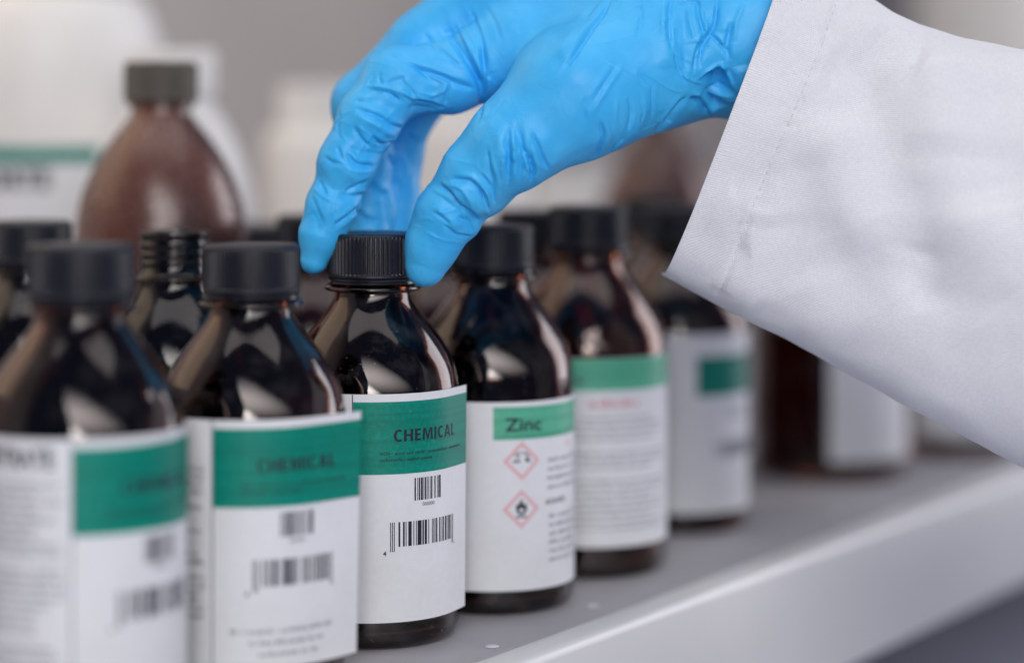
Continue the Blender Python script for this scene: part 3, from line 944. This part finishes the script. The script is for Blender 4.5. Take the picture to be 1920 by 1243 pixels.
C1 = lambda *p: [(540 + x / 2.2188, y / 2.2188) for x, y in p]
C2 = lambda *p: [(900 + x / 3.107, y / 3.107) for x, y in p]
C6 = lambda *p: [(420 + x / 3.656, 120 + y / 3.656) for x, y in p]
FOLDS = [
    # index finger, middle and end joints
    (C6((890, 305), (1050, 355), (1150, 425), (1260, 455)), 1.0, -0.75), (C6((880, 340), (1040, 400), (1150, 465)), 1.6, 0.45),
    (C6((960, 150), (1150, 165), (1280, 225), (1390, 300)), 0.9, 0.8), (C6((1290, 245), (1400, 262), (1510, 305)), 0.9, -0.9),
    (C6((1000, 185), (1120, 200), (1220, 265)), 1.0, -0.6), (C6((1130, 180), (1190, 250)), 0.9, -0.4),
    (C6((1200, 285), (1100, 385), (1030, 470), (960, 560), (880, 690)), 0.55, 0.35), (C6((870, 720), (810, 830), (750, 940), (745, 1090)), 0.55, 0.4),
    (C6((890, 435), (950, 530), (1000, 565)), 0.9, -0.7), (C6((930, 430), (1010, 500), (1060, 580)), 0.9, 0.5),
    (C6((1000, 490), (1080, 560), (1190, 525)), 1.0, -0.8), (C6((960, 580), (1050, 600), (1110, 600)), 0.9, 0.5),
    (C6((830, 610), (900, 690), (1030, 705)), 1.0, -0.8), (C6((800, 650), (880, 735), (1010, 735)), 1.0, 0.6),
    (C6((770, 560), (810, 660), (860, 700)), 0.9, -0.5), (C6((690, 640), (740, 680), (830, 690)), 1.0, -0.5),
    (C6((610, 850), (680, 910), (745, 945)), 0.9, 0.65), (C6((640, 800), (700, 905)), 1.0, -0.6), (C6((780, 900), (880, 915), (970, 890)), 1.1, -0.7),
    (C6((830, 890), (900, 840), (980, 800)), 1.0, -0.5), (C6((750, 1110), (850, 1045), (930, 975)), 1.0, -0.6), (C6((600, 900), (640, 1010), (680, 1100)), 0.9, -0.35),
    (C6((940, 380), (1040, 420), (1120, 480), (1200, 500)), 1.2, 0.4), (C6((900, 250), (960, 260), (1010, 240)), 0.9, -0.4), (C6((1030, 60), (1010, 110), (990, 150)), 0.9, -0.4),
    (C6((1070, 60), (1060, 120), (1090, 150)), 0.8, -0.35), (C6((800, 320), (780, 430), (790, 520)), 1.0, -0.5),
    # first phalanx and knuckle
    (C6((1280, 10), (1400, 60), (1500, 95), (1600, 145), (1740, 180)), 1.0, -0.8), (C6((1330, 30), (1420, 110), (1490, 130)), 0.9, -0.6), (C6((1320, 175), (1430, 220), (1520, 180), (1545, 150)), 1.0, 0.7),
    (C6((1400, 70), (1440, 110), (1540, 125)), 0.9, 0.5), (C6((1200, 110), (1290, 190), (1300, 230)), 1.0, -0.5), (C6((1560, 130), (1530, 200), (1510, 290)), 1.0, -0.6), (C6((1100, 150), (1180, 110), (1260, 100)), 1.0, -0.4),
    (C1((450, 245), (560, 290), (680, 330), (780, 360)), 1.0, -0.5), (C1((470, 230), (440, 240), (420, 235)), 0.9, -0.5), (C1((560, 140), (640, 220), (740, 290)), 1.1, -0.5),
    (C1((620, 120), (700, 210), (790, 340)), 1.0, 0.5), (C1((690, 100), (760, 250), (803, 350)), 0.9, -0.8), (C1((720, 80), (785, 200), (812, 330)), 0.9, 0.6), (C1((760, 40), (806, 160), (818, 290)), 0.8, -0.6),
    (C1((820, 20), (860, 90), (885, 170)), 0.9, -0.3), (C1((650, 130), (720, 240), (770, 310)), 0.8, -0.4), (C1((600, 180), (660, 240), (700, 300)), 1.0, 0.35),
    # broad slack planes between the sharp creases
    (C6((880, 380), (1040, 430), (1200, 490)), 4.0, 1.1), (C6((850, 575), (980, 612), (1110, 585)), 3.0, -0.55), (C6((740, 650), (880, 765), (1010, 765)), 3.8, 1.0), (C6((630, 760), (740, 865), (910, 875)), 3.0, -0.6),
    (C6((1180, 130), (1300, 205), (1440, 250)), 3.2, 0.9), (C6((1250, 300), (1360, 300), (1480, 320)), 3.0, -0.6), (C6((600, 1000), (640, 1090), (650, 1160)), 3.0, -0.4), (C6((960, 230), (1080, 270), (1180, 330)), 3.0, -0.45),
    (C6((1470, 890), (1590, 1000), (1740, 1115)), 3.2, -0.6), (C6((1570, 850), (1700, 930), (1790, 1035)), 3.6, 1.1), (C6((1440, 960), (1520, 1060), (1640, 1130)), 3.6, 0.9),
    (C2((200, 700), (230, 900), (205, 1030)), 3.0, -0.5), (C2((345, 770), (405, 900), (430, 1000)), 3.6, 0.9), (C2((110, 760), (115, 920), (90, 1040)), 3.4, 0.8),
    (C2((1180, 40), (1200, 250), (1190, 440)), 3.6, -0.6), (C2((1335, 40), (1340, 200), (1285, 340)), 3.4, -0.6), (C2((1060, 40), (1080, 250), (1060, 420)), 4.4, 1.0), (C2((620, 40), (540, 220), (440, 350)), 5.0, 1.0), (C2((960, 560), (930, 700), (890, 830)), 3.8, 0.8),
    # rear fingers behind the cap
    (C6((1120, 620), (1180, 700), (1210, 830)), 1.3, -0.9), (C6((1010, 800), (1060, 880), (1140, 900)), 1.2, -0.9), (C6((1110, 900), (1125, 1000), (1130, 1120)), 1.4, -1.0),
    (C6((900, 1000), (960, 1060), (1060, 1080)), 1.2, -0.7), (C6((1200, 620), (1230, 760), (1225, 900)), 1.4, -1.0), (C6((1000, 960), (1050, 940), (1100, 950)), 1.1, 0.7), (C6((1250, 480), (1300, 520), (1350, 520)), 1.2, -0.8),
    # thumb
    (C6((1470, 830), (1540, 875), (1600, 950), (1620, 985)), 1.0, -0.9), (C6((1560, 790), (1690, 800), (1775, 890), (1790, 970)), 1.0, -0.9), (C6((1520, 820), (1640, 850), (1690, 930), (1700, 1000)), 1.2, 0.8),
    (C6((1610, 965), (1690, 1015), (1750, 1090)), 1.0, -0.8), (C6((1430, 1010), (1480, 1040), (1560, 1110)), 1.0, -0.5), (C6((1640, 1000), (1640, 1060), (1690, 1120)), 0.9, 0.5), (C6((1460, 1020), (1540, 1010), (1600, 1000)), 0.9, 0.5),
    (C6((1420, 850), (1500, 900), (1560, 950)), 1.1, 0.4), (C6((1300, 1080), (1380, 1050), (1440, 1080)), 0.9, 0.3), (C6((1790, 900), (1815, 960), (1800, 1050)), 1.0, 0.7),
    (C1((700, 900), (760, 930), (770, 980)), 1.0, -0.6), (C1((640, 930), (700, 980), (770, 985)), 0.9, -0.4), (C1((560, 960), (640, 1000), (730, 1010)), 0.8, 0.3),
    (C1((740, 720), (800, 760), (840, 830), (835, 890)), 1.0, 0.6), (C1((800, 720), (850, 790), (860, 850)), 0.9, -0.6), (C1((840, 640), (870, 720), (880, 800)), 1.0, 0.4),
    (C1((660, 110), (740, 240), (800, 345), (812, 420)), 1.6, -1.5), (C1((812, 180), (818, 300), (812, 400), (790, 510)), 1.5, -0.9),
    # ball of the thumb
    (C1((900, 560), (920, 660), (915, 770)), 1.0, -0.7), (C1((930, 540), (945, 650), (935, 760)), 1.0, 0.5), (C1((965, 540), (980, 640), (960, 750)), 0.9, -0.7), (C1((1000, 600), (1020, 700), (1010, 780)), 0.9, -0.6), (C1((1035, 640), (1055, 700), (1060, 740)), 0.9, 0.5),
    (C2((160, 730), (172, 880), (150, 1010)), 0.9, -0.7), (C2((195, 700), (205, 860), (190, 980)), 0.9, 0.5), (C2((240, 840), (300, 940), (322, 1010), (290, 1070)), 0.9, -0.9), (C2((215, 840), (265, 930), (285, 1010)), 0.9, 0.6),
    (C2((300, 770), (350, 890), (400, 995)), 0.8, -0.6), (C2((320, 940), (360, 980), (400, 1000)), 0.7, 0.4), (C2((40, 860), (60, 1000), (90, 1130)), 1.0, -0.6), (C2((0, 1100), (40, 1180), (50, 1230)), 1.0, -0.7),
    (C2((70, 700), (40, 780), (0, 830)), 1.2, 0.4), (C2((150, 580), (80, 660), (0, 720)), 1.0, -0.3),
    # back of the hand and wrist
    (C2((780, -20), (690, 110), (620, 220), (560, 310), (480, 420)), 1.0, -0.85), (C2((740, -20), (640, 110), (580, 210), (520, 300)), 1.3, 0.5), (C2((640, 180), (800, 100), (990, 0)), 0.6, 0.4), (C2((640, 270), (780, 240), (940, 195)), 0.6, 0.4),
    (C2((700, 330), (830, 410), (990, 530)), 0.6, 0.4), (C2((840, 370), (760, 480), (690, 600), (640, 690)), 1.6, 0.6), (C2((800, 380), (720, 500), (660, 590)), 1.2, -0.4), (C2((880, 400), (980, 440), (1100, 520), (1200, 548)), 0.6, 0.5), (C2((900, 410), (960, 480), (1000, 540)), 0.6, 0.4),
    (C2((1130, 310), (1160, 400), (1205, 500)), 0.8, -0.6), (C2((1110, -10), (1098, 150), (1112, 290)), 0.9, -0.6), (C2((1070, -10), (1060, 120), (1070, 240)), 1.2, 0.5), (C2((930, 0), (940, 120), (910, 230)), 1.0, -0.4), (C2((1260, -10), (1275, 100), (1310, 200), (1265, 300), (1240, 440)), 0.9, -0.8),
    (C2((1210, 20), (1220, 130), (1250, 240)), 1.0, 0.6), (C2((1385, -10), (1370, 150), (1300, 260), (1270, 420)), 0.9, -0.9), (C2((1330, 20), (1330, 130), (1290, 230)), 1.1, 0.6), (C2((1345, 200), (1400, 260), (1440, 310)), 0.8, -0.7), (C2((1000, 190), (1060, 140), (1115, 90)), 0.6, 0.45),
    (C2((1160, 430), (1230, 470), (1310, 500)), 0.7, 0.6), (C2((1150, 40), (1200, 10), (1270, 10), (1280, 60)), 0.8, -0.5), (C2((1120, 300), (1200, 350), (1260, 370)), 0.7, 0.4), (C2((1160, 240), (1260, 245), (1330, 240)), 0.7, 0.4),
    (C2((700, 700), (722, 800), (690, 890), (640, 960)), 0.9, -0.8), (C2((735, 690), (760, 790), (735, 880)), 0.9, 0.5), (C2((835, 800), (790, 850), (750, 905)), 0.8, -0.6), (C2((865, 560), (885, 660), (860, 770)), 1.0, -0.5), (C2((800, 560), (790, 680), (800, 760)), 1.2, 0.4),
    (C2((930, 560), (950, 650), (930, 720)), 0.9, -0.35), (C2((1000, 490), (1005, 600), (1000, 700)), 0.8, -0.35), (C2((880, 780), (1000, 740), (1160, 650)), 0.6, 0.4), (C2((620, 560), (600, 640), (620, 720)), 1.0, -0.3),
    (C2((1205, 560), (1100, 690), (1010, 790)), 1.6, -1.0), (C2((1220, 570), (1290, 600), (1340, 690)), 1.3, -1.4), (C2((1250, 480), (1330, 420), (1400, 370), (1470, 480)), 1.2, 0.9), (C2((1390, 400), (1400, 480), (1410, 570)), 4.5, -4.2), (C2((1310, 540), (1350, 600), (1400, 640)), 3.5, -2.6), (C2((1400, 360), (1440, 440), (1475, 520)), 1.4, 1.6),
    (C2((1470, 120), (1440, 250), (1450, 360)), 1.2, -0.8), (C2((1540, 20), (1490, 130), (1480, 250)), 1.3, 0.7),
]
bvh = BVHTree.FromPolygons([tuple(v) for v in V], [tuple(p.vertices) for p in hm.polygons])
Nn = get_n(hm)
disp = np.zeros(len(V))
for pts, w, a in FOLDS:
    disp += fold(V, Nn, cast_stroke(bvh, pts), w * (0.78 if a < 0 else 0.65), a * (1.75 if a < 0 else 0.85), True, a < 0)
# soft wandering wrinkles all round, so the far side is a worn glove too
def vnoise(P, f, seed):
    r = np.random.default_rng(seed)
    s = np.zeros(len(P))
    for _ in range(7):
        k = r.normal(size=3); k *= f * r.uniform(0.6, 1.5) / np.linalg.norm(k)
        k2 = r.normal(size=3) * f * 0.5
        s += np.sin(P @ k * 2 * np.pi + 1.3 * np.sin(P @ k2 * 2 * np.pi + r.uniform(0, 6)) + r.uniform(0, 6))
    return s / 7 ** 0.5
disp += 0.12 * MM * vnoise(V, 60, 1)
# crumpled film: cells of slack rubber meeting in sharp little ridges, drawn out across each finger
def crumple(P, chains, n_seed, seed):
    segs = [(np.array(A[:3]) * MM, np.array(B[:3]) * MM) for ch in chains for A, B in zip(ch[:-1], ch[1:])]
    best = np.full(len(P), 1e9); ax = np.zeros((len(P), 3))
    for A, B in segs:
        ab = B - A
        t = np.clip(((P - A) @ ab) / (ab @ ab), 0, 1)
        d = np.linalg.norm(P - (A + t[:, None] * ab), axis=1)
        u = d < best; best[u] = d[u]; ax[u] = ab / np.linalg.norm(ab)
    r = np.random.default_rng(seed)
    S = P[r.choice(len(P), n_seed, replace=False)]
    out = np.zeros(len(P))
    for i in range(0, len(P), 8000):
        Q = P[i:i + 8000]; A = ax[i:i + 8000]
        e = (Q * Q).sum(1)[:, None] + (S * S).sum(1)[None] - 2 * Q @ S.T
        e += 1.8 * ((Q * A).sum(1)[:, None] - A @ S.T) ** 2
        e = np.sqrt(np.maximum(np.partition(e, 1, axis=1)[:, :2], 0))
        out[i:i + 8000] = e[:, 1] - e[:, 0]
    return out, best
cr, fdist = crumple(V, (thumb[:5], index[:7], middle[:5], ring[:5], pinky[:5]), 520, 5)
near_f = np.clip((0.0165 - fdist) / 0.004, 0, 1)
tips = np.ones(len(V))
for ch in (thumb, index): tips *= np.clip((np.linalg.norm(V - np.array(ch[0][:3]) * MM, axis=1) - 0.009) / 0.008, 0, 1)
disp += 0.26 * MM * np.exp(-cr / 0.0011) * np.clip(0.55 + 0.6 * vnoise(V, 24, 3), 0.0, 1.2) * (0.06 + near_f * tips)
V2 = V + Nn * np.clip(disp, -5.5 * MM, 1.8 * MM)[:, None]
set_v(hm, V2)
hm.polygons.foreach_set('use_smooth', [True] * len(hm.polygons))

person = empty('person', at(1400, 70, 0.86))
tag(person, 'person in blue nitrile glove and white lab coat gripping a bottle cap', 'person')
glove = obj('glove', hm, M['glove'])
glove['label'] = 'crumpled blue nitrile glove on the reaching hand'

# ------------------------------------------------------------------ lab coat sleeve
def spline(pts, t):
    pts = np.array(pts, float)
    s = np.concatenate([[0], np.cumsum(np.linalg.norm(np.diff(pts[:, :2], axis=0), axis=1))]); s /= s[-1]
    out = np.stack([np.interp(t, s, pts[:, k]) for k in range(pts.shape[1])], 1)
    return out
# rows: lower edge x, y, upper edge x, y, depth of the middle (mm), half depth (mm)
SEC = np.array([
    (1240, 515, 1492, -150, 851, 33), (1300, 548, 1545, -80, 851, 35), (1380, 590, 1610, -12, 850, 37), (1470, 634, 1665, 24, 849, 39), (1560, 682, 1715, 47, 848, 41), (1700, 762, 1800, 72, 845, 45),
    (1830, 832, 1870, 84, 842, 48), (1960, 900, 1960, 104, 838, 52), (2200, 1010, 2200, 180, 830, 58), (2500, 1150, 2500, 260, 820, 62)], float)
NV, NU = 330, 260
vs = np.linspace(0, 1, NV) ** 1.15
sx = np.linspace(0, 1, len(SEC))
sec = np.stack([np.interp(vs, sx, SEC[:, k]) for k in range(6)], 1)
for _ in range(30):
    sec[1:-1] = (sec[:-2] + 2 * sec[1:-1] + sec[2:]) / 4
SV = np.zeros((NV, NU, 3)); UV = np.zeros((NV, NU + 1, 2))
arcv = 0.0
prevc = None
for i in range(NV):
    bx, by, tx, ty, D, b = sec[i]
    B = np.array(at(bx, by, D * MM)); T = np.array(at(tx, ty, D * MM))
    c = (B + T) / 2; e = (T - B) / 2
    if prevc is not None: arcv += np.linalg.norm(c - prevc)
    prevc = c
    th = np.linspace(0, 2 * np.pi, NU, endpoint=False)          # th = 0 lower edge, pi upper edge, front first
    lens = np.sign(np.sin(th)) * np.abs(np.sin(th)) ** 0.62
    SV[i] = c + (-np.cos(th))[:, None] * e + (lens * -b * MM)[:, None] * np.array([0, 1, 0])
    yo = SV[i, :, 1] - c[1]
    SV[i, :, 0] += np.maximum(yo, 0) * 0.75; SV[i, :, 2] -= np.maximum(yo, 0) * 0.25
    UV[i, :, 0] = arcv * 1000; UV[i, :, 1] = np.linspace(0, 1, NU + 1) * 330
SVf = SV.reshape(-1, 3)
faces = []
for i in range(NV - 1):
    for j in range(NU):
        k = (j + 1) % NU
        faces.append((i * NU + j, i * NU + k, (i + 1) * NU + k, (i + 1) * NU + j))
sm = mesh_from(SVf, faces, 'coat_sleeve')
Ns = get_n(sm)
# normals must point outwards
cen = SV.mean(1)
out_test = ((SVf - np.repeat(cen, NU, 0)) * Ns).sum(1).mean()
if out_test < 0: Ns = -Ns
bvs = BVHTree.FromPolygons([tuple(v) for v in SVf], faces)
C7 = lambda *p: [(1200 + x / 2.004, y / 2.004) for x, y in p]
SF = [
    (C7((760, 200), (860, 330), (930, 480), (960, 700), (1050, 900), (1180, 1080), (1300, 1240)), 11, -3.4), (C7((900, 160), (1010, 330), (1070, 560), (1120, 780), (1260, 960), (1400, 1130)), 12, 3.2),
    (C7((570, 480), (600, 640), (650, 800), (760, 1000), (900, 1180)), 9, -2.6), (C7((640, 430), (740, 600), (800, 800), (880, 960)), 10, 2.2), (C7((690, 220), (800, 260), (900, 400)), 6, -1.6),
    (C7((1120, 150), (1190, 380), (1180, 600)), 12, 1.8), (C7((1300, 250), (1330, 520), (1400, 800)), 14, -2.2), (C7((180, 860), (300, 930), (420, 930)), 5, -1.0), (C7((330, 700), (420, 690), (500, 720)), 4, -0.7),
    (C7((1060, 900), (1040, 1040), (1090, 1180)), 5, -1.4), (C7((300, 1000), (380, 1090), (470, 1160)), 7, 1.2), (C7((500, 800), (520, 960), (600, 1100)), 8, -1.2), (C7((780, 40), (900, 130), (1060, 170)), 6, 1.2), (C7((860, 120), (960, 200), (1080, 260)), 6, -1.2),
]
ds = np.zeros(len(SVf))
for pts, w, a in SF: ds += fold(SVf, Ns, cast_stroke(bvs, pts), w * 1.5, a * 1.75)
# hem: doubled cloth up to the seam, puckered along the stitches
seam = C7((748, -160), (735, 20), (690, 150), (650, 250), (600, 370), (560, 460), (520, 545), (470, 665), (420, 790), (370, 920), (318, 1060), (290, 1110))
SEAMP = cast_stroke(bvs, seam)
ds += fold(SVf, Ns, SEAMP, 1.1, -0.55, False)
r7 = random.Random(5)
for i in range(60):
    t = r7.random()
    k = int(t * (len(seam) - 1)); f = t * (len(seam) - 1) - k
    cx = seam[k][0] + (seam[k + 1][0] - seam[k][0]) * f; cy = seam[k][1] + (seam[k + 1][1] - seam[k][1]) * f
    if cy < 0: continue
    l1, l2 = r7.uniform(6, 34), r7.uniform(4, 40)
    ds += fold(SVf, Ns, cast_stroke(bvs, [(cx - l1, cy - l1 * .22 + r7.uniform(-4, 4)), (cx, cy), (cx + l2, cy + l2 * .3 + r7.uniform(-6, 6))]), r7.uniform(0.8, 1.8), r7.uniform(-0.4, 0.32))
ds += 0.42 * MM * vnoise(SVf, 16, 9) + 0.22 * MM * vnoise(SVf, 48, 10)
SV2 = SVf + Ns * ds[:, None]
set_v(sm, SV2)
uvl = sm.uv_layers.new(name='UVMap')
uvd = np.zeros((len(sm.loops), 2), np.float32)
li = 0
for i in range(NV - 1):
    for j in range(NU):
        uvd[li] = UV[i, j]; uvd[li + 1] = UV[i, j + 1]; uvd[li + 2] = UV[i + 1, j + 1]; uvd[li + 3] = UV[i + 1, j]; li += 4
uvl.data.foreach_set('uv', uvd.ravel())
sleeve = obj('coat_sleeve', sm, M['twill'])
sleeve['label'] = 'wide white twill lab coat sleeve with stitched hem'
so = sleeve.modifiers.new('cloth_thickness', 'SOLIDIFY')
so.thickness = 0.0009; so.offset = -1 if out_test > 0 else 1
# stitches
bvs2 = BVHTree.FromPolygons([tuple(v) for v in SV2], faces)
SP2 = cast_stroke(bvs2, seam)
sv, sf = [], []
if len(SP2) > 3:
    cum = np.concatenate([[0], np.cumsum(np.linalg.norm(np.diff(SP2, axis=0), axis=1))])
    t = 0.0
    while t < cum[-1] - 0.003:
        a = np.array([np.interp(t, cum, SP2[:, k]) for k in range(3)]); b = np.array([np.interp(t + 0.0020, cum, SP2[:, k]) for k in range(3)])
        d = b - a; d /= np.linalg.norm(d)
        n = np.array([0.0, -1.0, 0.0]); s_ = np.cross(d, n); s_ /= np.linalg.norm(s_)
        base = len(sv)
        for q, (pt, w, h) in enumerate(((a, .05, -.15), (a * .75 + b * .25, .2, .12), (a * .25 + b * .75, .2, .12), (b, .05, -.15))):
            for k in range(6):
                an = 2 * math.pi * k / 6
                sv.append(tuple(pt + n * h * MM + (s_ * math.cos(an) + n * math.sin(an)) * w * MM))
        for q in range(3):
            for k in range(6):
                k2 = (k + 1) % 6
                sf.append((base + q * 6 + k, base + q * 6 + k2, base + q * 6 + 6 + k2, base + q * 6 + 6 + k))
        t += 0.0031
stitch = obj('stitching', mesh_from(sv, sf, 'stitching'), M['thread'])
bpy.context.view_layer.update()
for o, par in ((glove, person), (sleeve, person), (stitch, sleeve)):
    o.parent = par
    o.matrix_parent_inverse = par.matrix_world.inverted()
